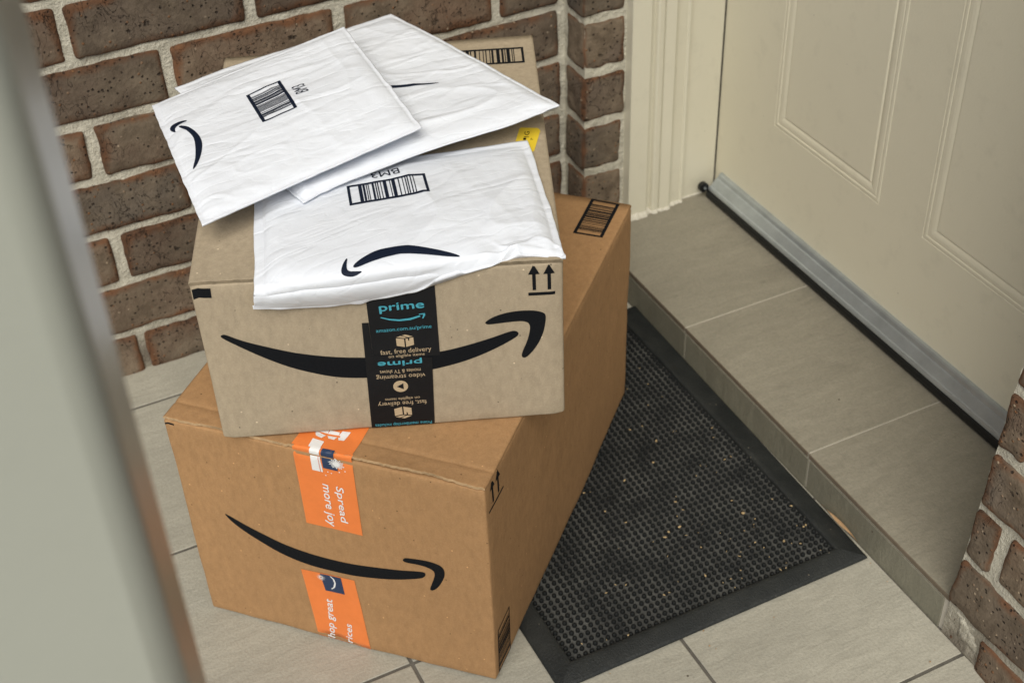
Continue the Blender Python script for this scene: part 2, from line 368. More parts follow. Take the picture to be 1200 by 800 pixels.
# smeared cement at the foot of the pier
V, F = [], []
nU, nV = 30, 22
for j in range(nV + 1):
    for i in range(nU + 1):
        u = i / nU; v = j / nV
        y = -.001 - .064 * u; z = -.002 + .062 * v
        P = Vector((0, y, z)); m_ = min(u, 1 - u, v * .8 + .15, 1 - v) * 6
        b_ = noise.noise(P * 60) * .5 + noise.noise(P * 150) * .3
        h = -.0035 + .0075 * max(0, min(1, m_)) * max(0, .6 + b_ * .9)
        if .16 < u < .38 and .2 < v < .75: h -= .005
        V.append((-h - .0015, y - .002, z))
F = [(j * (nU + 1) + i, j * (nU + 1) + i + 1, (j + 1) * (nU + 1) + i + 1, (j + 1) * (nU + 1) + i) for j in range(nV) for i in range(nU)]
m = mesh('cement', V, F, True); at = m.attributes.new('dirt', 'FLOAT', 'POINT'); at.data.foreach_set('value', [max(0, min(1, 1.25 - v[2] / .045)) for v in V])
obj('cement_smear', m, None, 'mortar', pier)
# brick above the door and the porch roof that shades the step
lint = thing('door_lintel', 'brick lintel wall over the cream front door', 'wall', (.12, .4, 2.2))
bx('lintel_face', .0, .25, -1.0, .94, 2.20, 2.6, 'mortar', lint, .002)
roof = thing('porch_roof', 'flat painted porch roof lining above the doorstep, with an unseen slab added to shade the back wall', 'roof', (.2, .3, 2.35))
bx('shading_soffit', -.10, 1.5, -1.4, 1.3, 2.305, 2.40, 'shading_soffit', roof, .002)
bx('shading_soffit', -3.2, -.103, .25, 1.3, 2.305, 2.40, 'shading_soffit', roof, .002)  # unseen slab added to darken the back wall and the floor near it
# ------------------------------------------------------------------ door frame
fr = thing('door_frame', 'cream painted door frame with stepped mouldings beside the brick return', 'door frame', (.15, .87, TOP))
prof = [(.068, .886), (.068, .8585), (.0685, .857), (.0995, .8555), (.1015, .857), (.103, .862), (.1095, .8625), (.111, .8565), (.1135, .8545), (.1215, .8552), (.1225, .859), (.1238, .859), (.1248, .8555), (.1415, .854), (.1445, .8555), (.146, .861), (.1665, .8625), (.168, .8605), (.1705, .8600), (.172, .863), (.173, .8685), (.2365, .8685), (.2365, .886)]
V, F = extrude_profile(prof, TOP - .006, 2.16, 'z'); obj('jamb', V, F, 'frame', fr)
# right-hand jamb, mostly hidden by the pier, and the head
bx('jamb', .068, .236, -.004, .022, TOP - .006, 2.16, 'frame', fr, .002)
bx('frame_head', .069, .236, .0225, .855, 2.10, 2.16, 'frame', fr, .002)
V, F = [], []
n_ = 90
for i in range(n_ + 1):
    x = .066 + .170 * i / n_
    yj = None
    for (xa, ya), (xb, yb) in zip(prof[1:-1], prof[2:]):
        if xa <= x <= xb: yj = ya + (yb - ya) * ((x - xa) / max(1e-6, xb - xa))
    if yj is None: yj = prof[1][1] if x < .068 else prof[-2][1]
    k = .0032 + .0022 * noise.noise(Vector((x * 140, 0, 0))) + (.0025 if x < .11 else 0)
    k = k * (1 if x < .175 else .5)
    V += [(x, yj + .002, TOP + k * 1.5), (x, yj - .001, TOP + k * 1.3), (x, yj - k * .9, TOP + k * .5), (x, yj - k * 1.1, TOP - .0005)]
for i in range(n_):
    for q in range(3): F.append((i * 4 + q, i * 4 + q + 1, i * 4 + q + 5, i * 4 + q + 4))
obj('sealant_bead', V, F, 'caulk', fr, True)
# ------------------------------------------------------------------ door
XD = .239
door = thing('front_door', 'closed cream panelled front door with an aluminium weather bar', 'door', (.26, .45, TOP))
panels = [(.4745, .7232), (.1355, .3840)]
zr = [(.2508, .90), (1.02, 1.92)]
PR = [(0, 0), (.0006, -.0016), (.0014, -.0016), (.0022, .0004), (.0050, .0010), (.0072, .0006), (.0080, -.0012), (.0088, -.0012), (.0098, .0002), (.0150, .0004), (.0185, -.0006), (.0205, -.0018), (.0222, -.0030), (.0232, -.0030), (.0245, -.0008), (.0262, -.0002), (.03, -.0002)]
ys = {.026, .8668}; zs = {TOP + .012, 2.095}
for a, b in panels:
    for d, _ in PR: ys |= {round(a + d, 5), round(b - d, 5)}
for a, b in zr:
    for d, _ in PR: zs |= {round(a + d, 5), round(b - d, 5)}
ys = sorted(ys); zs = sorted(zs)
def relief(y, z):
    for a, b in panels:
        for c, d in zr:
            m_ = min(y - a, b - y, z - c, d - z)
            if m_ >= -1e-6:
                for (p, h), (q, k) in zip(PR, PR[1:]):
                    if p <= m_ + 1e-7 <= q: return h + (k - h) * (m_ - p) / (q - p)
                return PR[-1][1]
    return 0
V = [(XD - relief(y, z) * .5, y, z) for z in zs for y in ys]; ny = len(ys)
F = [(j * ny + i, (j + 1) * ny + i, (j + 1) * ny + i + 1, j * ny + i + 1) for j in range(len(zs) - 1) for i in range(ny - 1)]
k = len(V); V += [(XD, ys[0], zs[0]), (XD, ys[-1], zs[0]), (XD, ys[-1], zs[-1]), (XD, ys[0], zs[-1]), (XD + .04, ys[0], zs[0]), (XD + .04, ys[-1], zs[0]), (XD + .04, ys[-1], zs[-1]), (XD + .04, ys[0], zs[-1])]
F += [(k, k + 1, k + 5, k + 4), (k + 1, k + 2, k + 6, k + 5), (k + 2, k + 3, k + 7, k + 6), (k + 3, k, k + 4, k + 7), (k + 4, k + 5, k + 6, k + 7)]
obj('door_leaf', V, F, 'door', door)
wb = [(XD - .0004, .1015), (.2345, .1010), (.2325, .0990), (.2300, .0938), (.2288, .0930), (.2278, .0938), (.2265, .0925), (.2180, .0830), (.2165, .0822), (.2155, .0828), (.2135, .0802), (.2130, .0775), (.2145, .0755), (.2200, .0750), (XD - .0004, .0760)]
V, F = extrude_profile(wb, .030, .8475, 'y'); obj('weather_bar', V, F, 'alu', door)
rb = [(.2210, .0748), (.2150, .0752), (.2128, .0735), (.2110, .0690), (.2112, .0640), (.2125, .0612), (.2150, .0602), (.2175, .0608), (.2185, .0640), (.2230, .0748)]
V, F = extrude_profile(rb, .030, .8510, 'y'); obj('rubber_seal', V, F, 'seal', door, False)
bm = bmesh.new(); bmesh.ops.create_cone(bm, cap_ends=True, segments=20, radius1=.0082, radius2=.0082, depth=.011)
for v in bm.verts: v.co = Vector((v.co.x, v.co.z, v.co.y)) + Vector((.2075, .8540, .0800))
bmesh.ops.recalc_face_normals(bm, faces=bm.faces); bmesh.ops.bevel(bm, geom=[e for e in bm.edges if e.calc_face_angle(0) > 1], offset=.0015, segments=2, affect='EDGES')
m = bpy.data.meshes.new('plug'); bm.to_mesh(m); bm.free(); pl = obj('end_plug', m, None, 'seal', door, True)
bm = bmesh.new(); bmesh.ops.create_cone(bm, cap_ends=True, segments=12, radius1=.0022, radius2=.0022, depth=.002)
for v in bm.verts: v.co = Vector((v.co.x, v.co.z, v.co.y)) + Vector((.2075, .8480, .0800))
m = bpy.data.meshes.new('screw'); bm.to_mesh(m); bm.free(); obj('screw', m, None, 'alu', pl)
# unseen black panel added behind the door leaf, so that the gap is dark
obj('dark_gap_backing', *(lambda V, F: (add_bx(V, F, .3, .32, -.01, .90, 0, 2.2), (V, F))[1])([], []), 'seal', door)
# ------------------------------------------------------------------ porch post in the foreground
post = thing('porch_post', 'tall smooth grey-beige painted post standing close to the viewer at the left', 'post', (-.91, -.36, 0))
PN = Vector((-.8742, -.4104)); PF = Vector((-.8589, -.3219)); EY = (PF - PN).normalized(); EX = Vector((EY.y, -EY.x)); HW = (PF - PN).length / 2
PC = PN - EX * HW + EY * HW
def post_ring(hw, rr):
    out = []
    for sx, sy, a0 in ((1, -1, -90), (1, 1, 0), (-1, 1, 90), (-1, -1, 180)):
        for i in range(7):
            a = math.radians(a0 + 90 * i / 6); out.append(PC + EX * (sx * (hw - rr) + rr * math.cos(a)) + EY * (sy * (hw - rr) + rr * math.sin(a)))
    return out
def post_prism(hw, rr, z0, z1, nm):
    ring = post_ring(hw, rr); n = len(ring)
    V = [(p.x, p.y, z) for z in (z0, z1) for p in ring]
    F = [(i, (i + 1) % n, n + (i + 1) % n, n + i) for i in range(n)] + [tuple(range(n))[::-1], tuple(range(n, 2 * n))]
    o = obj(nm, V, F, 'post', post)
    for p in o.data.polygons: p.use_smooth = len(p.vertices) == 4 and p.area < (hw * .3) * (z1 - z0)
post_prism(HW, .011, .0055, 2.304, 'shaft')
post_prism(HW + .014, .004, .0006, .0052, 'base_plate')
# ------------------------------------------------------------------ door mat
MX0, MX1, MY0, MY1 = -.4445, -.0095, .1275, .715
mat_ = thing('door_mat', 'black rubber stud door mat lying in front of the tiled step', 'door mat', (-.23, .42, .001))
BW = .029
def wob(x, y): return .0005 + .0009 * noise.noise(Vector((x * 9, y * 9, 4)))
V, F = [], []
def border(a, b, ia, ib):
    V, F = [], []; n = 24; prf = [(0, .0006), (.02, .0028), (.12, .0042), (.75, .0078), (.93, .0082), (1.0, .0072), (1.0, .0015)]
    for i in range(n + 1):
        t = i / n
        po = Vector(a).lerp(Vector(b), t); pi = Vector(ia).lerp(Vector(ib), t)
        for s, h in prf:
            p = po.lerp(pi, s); V.append((p.x, p.y, h + wob(p.x, p.y) + .0004))
    m_ = len(prf)
    for i in range(n):
        for q in range(m_ - 1): F.append((i * m_ + q, (i + 1) * m_ + q, (i + 1) * m_ + q + 1, i * m_ + q + 1))
    return V, F
outer = [(MX0, MY0), (MX1 + .001, MY0), (-.0004, MY1), (MX0, MY1)]
inner = [(MX0 + BW, MY0 + BW * .95), (MX1 - BW, MY0 + BW * .95), (MX1 - BW, MY1 - BW), (MX0 + BW, MY1 - BW)]
for i in range(4):
    j = (i + 1) % 4; V, F = border(outer[i], outer[j], inner[i], inner[j]); obj('border', V, F, 'rubber', mat_, True)
nx, nyy = 30, 40
ix0, iy0 = inner[0]; ix1, iy1 = inner[2]
V = [(ix0 + (ix1 - ix0) * i / nx, iy0 + (iy1 - iy0) * j / nyy, .0026 + wob(ix0 + (ix1 - ix0) * i / nx, iy0 + (iy1 - iy0) * j / nyy)) for j in range(nyy + 1) for i in range(nx + 1)]
F = [(j * (nx + 1) + i, j * (nx + 1) + i + 1, (j + 1) * (nx + 1) + i + 1, (j + 1) * (nx + 1) + i) for j in range(nyy) for i in range(nx)]
b = NB('mat_field', .8, .3)
n1 = b.noise(22, None, 5, .7); n2 = b.noise(350, None, 3, .6)
M['field'] = b.out(b.mix(b.mr(b.ma('ADD', b.ma('MULTIPLY', n1, .7), b.ma('MULTIPLY', n2, .3)), .38, .66), (.022, .023, .023), (.098, .098, .09)), b.bump(n2, .001, .7))
obj('field', V, F, 'field', mat_, True)
M['stud'] = mat_plain('stud_rubber', (.008, .009, .009), .65, 0, .0004, 300, .18)
V, F = [], []
pitch = .0086; cnx = int((ix1 - ix0) / pitch); cny = int((iy1 - iy0) / pitch); sg = 9
for j in range(cny):
    for i in range(cnx):
        x = ix0 + (i + .5) * (ix1 - ix0) / cnx + rnd.uniform(-.0003, .0003); y = iy0 + (j + .5) * (iy1 - iy0) / cny + rnd.uniform(-.0003, .0003)
        z = .002 + wob(x, y); k = len(V); R0 = .0031 * rnd.uniform(.93, 1.05)
        for rr, h in ((1.0, 0), (.90, .0036), (.60, .0049)):
            for q in range(sg):
                a = 2 * math.pi * q / sg; V.append((x + R0 * rr * math.cos(a), y + R0 * rr * math.sin(a), z + h))
        V.append((x, y, z + .0052))
        for l in range(2):
            for q in range(sg): F.append((k + l * sg + q, k + l * sg + (q + 1) % sg, k + (l + 1) * sg + (q + 1) % sg, k + (l + 1) * sg + q))
        for q in range(sg): F.append((k + 2 * sg + q, k + 2 * sg + (q + 1) % sg, k + 3 * sg))
obj('rubber_studs', V, F, 'stud', mat_, True, 'stuff')
# ------------------------------------------------------------------ decals: flat print and tape laid on a real surface
def bvh_of(*objs):
    V, F = [], []
    for o in objs:
        k = len(V); V += [v.co.copy() for v in o.data.vertices]; F += [[k + i for i in p.vertices] for p in o.data.polygons]
    return BVHTree.FromPolygons(V, F)
def clip_half(P, ax, t, keep_lo):
    out = []; n = len(P)
    for i in range(n):
        a, b_ = P[i], P[(i + 1) % n]; ia = (a[ax] <= t) == keep_lo or a[ax] == t; ib = (b_[ax] <= t) == keep_lo or b_[ax] == t
        if ia: out.append(a)
        if ia != ib:
            f = (t - a[ax]) / (b_[ax] - a[ax]); out.append((a[0] + (b_[0] - a[0]) * f, a[1] + (b_[1] - a[1]) * f))
    return out
def cut(pl, stp):
    for ax in (0, 1):
        out = []
        for P in pl:
            lo = min(p[ax] for p in P); hi = max(p[ax] for p in P); t = math.floor(lo / stp) * stp + stp
            while t < hi - 1e-9 and len(P) > 2:
                A_ = clip_half(P, ax, t, True); P = clip_half(P, ax, t, False)
                if len(A_) > 2: out.append(A_)
                t += stp
            if len(P) > 2: out.append(P)
        pl = out
    return pl
def lay(pl, name, frame, bvh, mat, parent, off=.0004, stp=.006, cast=.06, label=None, ymin=None, bold=0):
    """take flat polygons (x,y metres) through frame(o, ex, ey, n) and drop them onto the surface below"""
    if bold:
        sh = lambda d: [[(p[0] + d, p[1] + d) for p in P] for P in pl]
        lay(sh(bold), name, frame, bvh, mat, parent, off + .00009, stp, cast, None, ymin); pl = sh(-bold)
    o_, ex, ey, n = [Vector(q) for q in frame]
    if ymin is not None: pl = [q for q in (clip_half(P, 1, ymin, False) for P in pl) if len(q) > 2]
    pl = cut(pl, stp); V, F, ix = [], [], {}
    for P in pl:
        ar = sum(P[i][0] * P[(i + 1) % len(P)][1] - P[(i + 1) % len(P)][0] * P[i][1] for i in range(len(P)))
        if abs(ar) < 1e-11: continue
        if ar < 0: P = P[::-1]
        f = []
        for q in P:
            k = (round(q[0], 6), round(q[1], 6))
            if k not in ix:
                X = o_ + ex * q[0] + ey * q[1]; h = bvh.ray_cast(X + n * cast, -n, cast * 2.2)
                if h[0] is None: h = bvh.find_nearest(X)
                ix[k] = len(V); V.append(h[0] + n * off)
            if not f or (f[-1] != ix[k] and f[0] != ix[k]): f.append(ix[k])
        if len(f) > 2: F.append(f)
    o = obj(name, V, F, mat, parent, True)
    if label: o['label'] = label
    return o
def smooth_loop(L, it=2):
    for _ in range(it):
        out = []; n = len(L)
        for i in range(n):
            a = Vector(L[i]); b_ = Vector(L[(i + 1) % n]); out += [a.lerp(b_, .25), a.lerp(b_, .75)]
        L = out
    return [tuple(p) for p in L]
def P_(loops, smooth=0):
    out = []
    for L in loops:
        if smooth: L = smooth_loop(L, smooth)
        L = [(p[0], p[1]) for p in L]
        if len(L) <= 3: out.append(L); continue
        for t in tessellate_polygon([[Vector((p[0] * 100, p[1] * 100, 0)) for p in L]]): out.append([L[i] for i in t])
    return out
def quadmap(q, s, t):
    a, b_, c, d = [Vector(p) for p in q]      # corners in order: (0,0) (1,0) (1,1) (0,1)
    p = a.lerp(b_, s).lerp(d.lerp(c, s), t); return (p.x, p.y)
def rect(q, s0, s1, t0, t1): return [quadmap(q, s0, t0), quadmap(q, s1, t0), quadmap(q, s1, t1), quadmap(q, s0, t1)]
def barcode(q, bw=.045, bh=.085, quiet=.14, seed=1, dens=34):
    """framed barcode: bars stand along t, spread along s"""
    r = random.Random(seed); L = [rect(q, 0, 1, 0, bh), rect(q, 0, 1, 1 - bh, 1), rect(q, 0, bw, bh, 1 - bh), rect(q, 1 - bw, 1, bh, 1 - bh)]
    x = quiet; u = (1 - 2 * quiet) / (dens * 2.05)
    while x < 1 - quiet - 1.5 * u:
        wd = u * r.choice((.8, .8, 1, 1.9, 3.0)); L.append(rect(q, x, min(x + wd, 1 - quiet), bh, 1 - bh)); x += wd + u * r.choice((.8, 1, 1, 1.6, 2.6))
    return P_(L)
def text(s, size, off=0.0, res=3):
    c = bpy.data.curves.new('t', 'FONT'); c.body = s; c.size = 1; c.offset = 0; c.resolution_u = res; c.align_x = 'CENTER'; c.align_y = 'CENTER'
    o = bpy.data.objects.new('t', c); COL.objects.link(o); dg = bpy.context.evaluated_depsgraph_get(); dg.update()
    m = bpy.data.meshes.new_from_object(o.evaluated_get(dg)); bpy.data.objects.remove(o); bpy.data.curves.remove(c)
    m.calc_loop_triangles()
    T_ = [[(m.vertices[i].co.x, m.vertices[i].co.y) for i in t.vertices] for t in m.loop_triangles]; bpy.data.meshes.remove(m)
    return T_
def put(pl, cx_, cy_, ang=0, W=None, H=None, shear=0):
    """scale to the box W x H, rotate, move to the centre"""
    xs = [p[0] for P in pl for p in P]; ys_ = [p[1] for P in pl for p in P]
    mx, my = (min(xs) + max(xs)) / 2, (min(ys_) + max(ys_)) / 2; w_, h_ = max(xs) - min(xs), max(ys_) - min(ys_)
    a = math.radians(ang); out = []
    for P in pl:
        Q = []
        for x, y in P:
            x -= mx; y -= my
            if W: x *= W / w_
            if H: y *= H / h_
            x += shear * y; Q.append((cx_ + x * math.cos(a) - y * math.sin(a), cy_ + x * math.sin(a) + y * math.cos(a)))
        out.append(Q)
    return out
# ------------------------------------------------------------------ cardboard boxes
def carton(root, cs, mat, gap=.0045, curl=0.0, jag=.0006, seed=0, dent=.0009, score=0):
    """cs: 8 corners FLB FRB BRB BLB FLT FRT BRT BLT"""
    c = [Vector(x) for x in cs]
    W = (c[1] - c[0]).length; D = (c[2] - c[1]).length; H = (c[4] - c[0]).length
    def tri(P):
        x, y, z = P.x / W, P.y / D, P.z / H
        lo = c[0].lerp(c[1], x).lerp(c[3].lerp(c[2], x), y); hi = c[4].lerp(c[5], x).lerp(c[7].lerp(c[6], x), y)
        return lo.lerp(hi, z)
    sd_ = Vector((seed, seed * 2.3, 0))
    def warp(P):
        n1 = noise.noise(P * 7 + sd_); n2 = noise.noise(P * 26 + sd_)
        # faces belly very slightly; rims get small knocks
        q = P.copy(); ex = min(P.x, W - P.x) / W; ez = min(P.z, H - P.z) / H; ey = min(P.y, D - P.y) / D
        for ax, L_ in ((0, W), (1, D), (2, H)):
            sgn = -1 if P[ax] < L_ / 2 else 1
            near = abs(P[ax] - (0 if sgn < 0 else L_)) < .004
            if near: q[ax] += sgn * (dent * n1 + dent * .45 * n2)
        if score and P.y < .004:
            for a_, s_ in ((P.x, .013), (W - P.x, .010)):
                if a_ < s_: q.y += .30 * (s_ - a_) * (.8 + .5 * n2)
        return tri(q)
    body = obj('carton_body', rbox(0, W, 0, D, 0, H - gap, .0028, .009, 0, 1, '', .01, warp), None, mat, root)
    # lid flap: a 3 mm board with a rough front edge and a soft fold line
    nx_, ny_ = 150, 46; V = []; F = []
    yy = [-.0] + [.0012, .003, .006, .010, .014, .018, .022, .0245, .026, .0275, .030, .034] + [.034 + (D - .034) * (i / 33) for i in range(1, 34)]
    ny_ = len(yy) - 1
    for layer in (0, 1):
        for j, y in enumerate(yy):
            for i in range(nx_ + 1):
                x = W * i / nx_
                fr_ = noise.noise(Vector((x * 260, seed, 0))) * jag + noise.noise(Vector((x * 24, seed, 3))) * jag * 1.6 + .0012
                y_ = y + fr_ * max(0, 1 - y / .01)
                lift = 0
                if curl: lift = curl * max(0, 1 - y / .026) ** 1.5 * max(0, min(1, (x / W - .30) * 2.4)) * max(0, min(1, (1 - x / W) * 9)) * (.8 + .5 * noise.noise(Vector((x * 20, 0, 1))))
                crush = jag * 1.1 * noise.noise(Vector((x * 120, y * 60, seed))) * max(0, 1 - y / .012)
                fold = -.0011 * math.exp(-((y - .0262 - .004 * noise.noise(Vector((x * 6, 1, 1)))) / .0022) ** 2) if curl else 0
                z = H - (0 if layer == 0 else .0034)
                z += lift + crush + fold + .0006 * noise.noise(Vector((x * 8, y * 8, seed)))
                rr = .0014
                if layer == 0:
                    e = min(x, W - x)
                    if e < rr: z -= rr - math.sqrt(max(0, rr * rr - (rr - e) ** 2))
                V.append(tri(Vector((x, y_, z))))
    n = nx_ + 1; L = n * (ny_ + 1)
    for j in range(ny_):
        for i in range(nx_):
            a = j * n + i; F.append((a, a + 1, a + n + 1, a + n)); F.append((L + a, L + a + n, L + a + n + 1, L + a + 1))
    for j in range(ny_):
        for i in (0, nx_): a = j * n + i; F.append((a, a + n, L + a + n, L + a) if i == 0 else (a, L + a, L + a + n, a + n))
    nb = len(F)
    for i in range(nx_): F.append((i, L + i, L + i + 1, i + 1))
    for i in range(nx_): a = ny_ * n + i; F.append((a, a + 1, L + a + 1, L + a))
    lid = obj('lid_flap', V, F, mat, root, True)
    lid.data.materials.append(M['edge' if mat == 'card1' else 'edge2'])
    for k_ in range(nb, nb + nx_): lid.data.polygons[k_].material_index = 1; lid.data.polygons[k_].use_smooth = False
    return body, lid
b1 = thing('cardboard_box', 'large brown cardboard box with orange tape, standing on the tiles under everything else', 'box', (-.44, .49, 0))
b1c = [(-.7639, .4387, .001), (-.5033, .1731, .003), (-.121, .5371, .010), (-.3816, .8027, .008), (-.7663, .4388, .316), (-.5054, .1688, .319), (-.1174, .5406, .326), (-.3783, .8105, .323)]
bod1, lid1 = carton(b1, b1c, 'card1', .0042, .0040, .0013, 3, .0013)
b2 = thing('cardboard_box', 'grey-brown cardboard box with black tape and a wide arrow, stacked on the larger box', 'box', (-.45, .52, .32))
b2c = [(-.7184, .3673, .3195), (-.3819, .2279, .3225), (-.1872, .6748, .3265), (-.5462, .8042, .3245), (-.7193, .3705, .523), (-.3832, .2257, .526), (-.1886, .6726, .526), (-.5472, .8074, .526)]
bod2, lid2 = carton(b2, b2c, 'card2', .0038, 0, .0005, 11, .0007, 1)
FR = {'b1f': [(-.7639, .4387, .001), (.7003, -.7138, .0054), (-.0075, .0002, 1.0), (-.7138, -.7004, -.0052)],
      'b1r': [(-.5033, .1731, .003), (.7242, .6895, .0133), (-.006, -.013, .9999), (.6896, -.7242, -.0053)],
      'b1t': [(-.7663, .4388, .316), (.6949, -.719, .008), (.7189, .695, .013), (-.0149, -.0033, .9999)],
      'b2f': [(-.7184, .3673, .319), (.9238, -.3829, .0082), (-.0027, .0149, .9999), (-.3829, -.9237, .0127)],
      'b2t': [(-.7193, .3705, .523), (.9183, -.3957, .0082), (.3957, .9184, .0066), (-.0102, -.0029, .9999)]}
T1, T2, L1, L2 = bvh_of(bod1), bvh_of(bod2), bvh_of(lid1), bvh_of(lid2)
A1, A2 = bvh_of(bod1, lid1), bvh_of(bod2, lid2)
B2_SMILE = [(.0196, .1371), (.0217, .1391), (.0251, .1393), (.0398, .1298), (.0673, .1185), (.0942, .1085), (.1366, .0995), (.1947, .0954), (.2369, .0985), (.2654, .1045), (.2919, .1125), (.3123, .1199), (.3175, .1183), (.3191, .1149), (.3163, .1107), (.2939, .0973), (.2668, .0853), (.2309, .0762), (.1925, .0708), (.1599, .0706), (.1338, .0735), (.1141, .0790), (.0858, .0900), (.0594, .1059), (.0384, .1212), (.0232, .1330)]
B2_HEAD = [(.2852, .1332), (.2933, .1389), (.3047, .1427), (.3133, .1441), (.3245, .1447), (.3365, .1436), (.3451, .1402), (.3471, .1362), (.3464, .1265), (.3433, .1114), (.3360, .0954), (.3268, .0841), (.3232, .0828), (.3206, .0847), (.3217, .0913), (.3275, .1053), (.3306, .1193), (.3304, .1258), (.3283, .1293), (.3215, .1317), (.3015, .1306), (.2885, .1297), (.2860, .1310)]
B1_SMILE = [(.0509, .1805), (.0543, .1808), (.0880, .1650), (.1219, .1530), (.1579, .1465), (.1931, .1455), (.2281, .1497), (.2640, .1559), (.2953, .1649), (.2981, .1616), (.2956, .1559), (.2901, .1513), (.2548, .1366), (.2200, .1290), (.1906, .1255), (.1552, .1258), (.1192, .1340), (.0861, .1507), (.0598, .1693)]
B1_HEAD = [(.2709, .1748), (.2733, .1791), (.2776, .1811), (.3000, .1850), (.3149, .1835), (.3205, .1790), (.3214, .1708), (.3193, .1617), (.3120, .1453), (.3042, .1362), (.3001, .1370), (.3054, .1515), (.3096, .1668), (.3061, .1726), (.2922, .1749), (.2737, .1723)]
lay(P_([B2_SMILE, B2_HEAD], 2), 'arrow_print', FR['b2f'], T2, 'ink', b2, stp=.012)
lay(P_([B1_SMILE, B1_HEAD], 2), 'arrow_print', FR['b1f'], T1, 'ink', b1, stp=.012)
up = lambda x, y, s: [(x, y + .0158 * s), (x + .0058 * s, y + .0038 * s), (x + .0018 * s, y + .0038 * s), (x + .0018 * s, y - .0155 * s), (x - .0017 * s, y - .0155 * s), (x - .0017 * s, y + .0038 * s), (x - .0057 * s, y + .0038 * s)]
lay(P_([up(.3363, .1847, 1), up(.3513, .1843, 1), [(.3302, .1626), (.3570, .1620), (.3571, .1658), (.3302, .1664)]]), 'handling_arrows', FR['b2f'], T2, 'ink', b2)
lay(P_([up(.0196, .2950, 1.05), up(.0352, .2945, 1.05), [(.0070, .2727), (.0488, .2722), (.0488, .2747), (.0070, .2751)]]), 'handling_arrows', FR['b1r'], T1, 'ink', b1)
lay(P_([[(.0012, .1945), (.0079, .1972), (.0202, .1966), (.0196, .1852), (.0073, .1858), (.0012, .1828)]]), 'corner_mark', FR['b2f'], T2, 'ink', b2)
lay(P_([[(.0012, .3065), (.0060, .3088), (.0133, .3082), (.0130, .3060), (.0055, .3064), (.0012, .3043)]]), 'corner_mark', FR['b1f'], T1, 'ink', b1)
lay(barcode([(.0095, .0415), (.0095, .0794), (.0487, .0778), (.0487, .0035)][0:0] or [(.0105, .0035), (.0105, .0794), (.0490, .0790), (.0490, .0020)], .03, .05, .10, 5, 22), 'barcode', FR['b1r'], T1, 'ink', b1)
lay(barcode([(.3243, .4560), (.3243, .5365), (.3632, .5345), (.3632, .4560)], .04, .11, .12, 8, 24), 'barcode', FR['b1t'], L1, 'ink', b1)
lay(barcode([(.2690, .4135), (.3540, .4142), (.3540, .4552), (.2690, .4540)], .035, .10, .11, 3, 24), 'barcode', FR['b2t'], L2, 'ink', b2)
# yellow label with its rounded corner
Y = [(.3380, .2570), (.3400, .2592), (.3580, .2560), (.3603, .2530), (.3610, .2490), (.3515, .2075), (.3490, .2050), (.3455, .2052), (.3290, .2085), (.3285, .2120)]
yl = lay(P_([Y]), 'yellow_label', FR['b2t'], L2, 'yellow', b2, .0004)
lay(put(text('1G', .012, .0003), .3455, .2430, 82, .0125, .0055), 'label_print', FR['b2t'], L2, 'ink', yl, .0007)
lay(put(text('1', .008, .0002), .3425, .2335, 82, .0045, .003), 'label_print', FR['b2t'], L2, 'ink', yl, .0007)
lay(put(text('P', .008, .0001), .3505, .2325, 82, .0035, .0028), 'label_print', FR['b2t'], L2, 'ink', yl, .0007)
# ---- black tape: an upper strip and a lower strip overlapping it
tb = lay(P_([[(.1690, .1300), (.2375, .0950), (.2388, .1975), (.1692, .1975)]][0:0] + [[(.1690, .0940), (.2372, .0950), (.2385, .1990), (.1694, .1990)]]), 'tape', FR['b2f'], T2, 'tape_black', b2, .0007, .008, label='upper black tape strip with pale blue lettering')
ta = lay(P_([[(.1577, .0002), (.2248, .0002), (.2312, .0002 + .0915)][0:0] + [(.1580, -.0004), (.2252, -.0004), (.2310, .0925), (.2312, .0960), (.1652, .1425), (.1622, .1427)]][0:0] + [[(.1577, -.0004), (.2248, -.0004), (.2290, .0930), (.1690, .1000), (.1690, .1428), (.1622, .1427)]]), 'tape', FR['b2f'], T2, 'tape_black', b2, .0010, .008, label='lower black tape strip with upside-down lettering')
fb = FR['b2f']
def lb(bm, mat, par, off=.0014, bold=0): return lay(bm, 'tape_print', fb, T2, mat, par, off, .01, bold=bold)
lb(put(text('prime', .02, .0006), .2036, .1597, 1.5, .0445, .0118), 'teal', tb, bold=.00028)
lb(P_([[(.1812, .1482), (.1900, .1445), (.2000, .1425), (.2110, .1430), (.2215, .1465), (.2205, .1482), (.2105, .1455), (.2000, .1447), (.1905, .1462), (.1822, .1490)], [(.2200, .1502), (.2262, .1506), (.2262, .1480), (.2240, .1440), (.2228, .1442), (.2242, .1485), (.2240, .1492), (.2200, .1490)]]), 'teal', tb)
lb(put(text('amazon.com.au/prime', .01, .0001), .2034, .1322, 1.5, .0560, .0062), 'teal', tb)
def boxicon(x, y, s, inv=1):
    q = lambda a, b_: (x + a * s, y + b_ * s * inv)
    return P_([[q(-1, .35), q(-1, -.75), q(-.08, -1.0), q(-.08, .18)], [q(.08, .18), q(.08, -1.0), q(1, -.75), q(1, .35), q(.55, .28), q(.50, -.1), q(.38, -.12), q(.36, .25)], [q(-.95, .48), q(-.02, .30), q(.30, .38), q(-.45, .66)], [q(.42, .40), q(.95, .48), q(.10, .82), q(-.30, .72)]])
lb(boxicon(.2032, .1178, .0088), 'tan', tb)
lb(put(text('fast, free delivery', .01, .0001), .2030, .1034, 1.5, .0520, .0078), 'tan', tb)
lb(put(text('on eligible items', .01, .0001), .2032, .0977, 1.5, .0370, .0050), 'tan', tb)
lb(put(text('prime', .02, .0006), .1955, .0893, 180, .0450, .0086), 'teal', ta, bold=.00028)
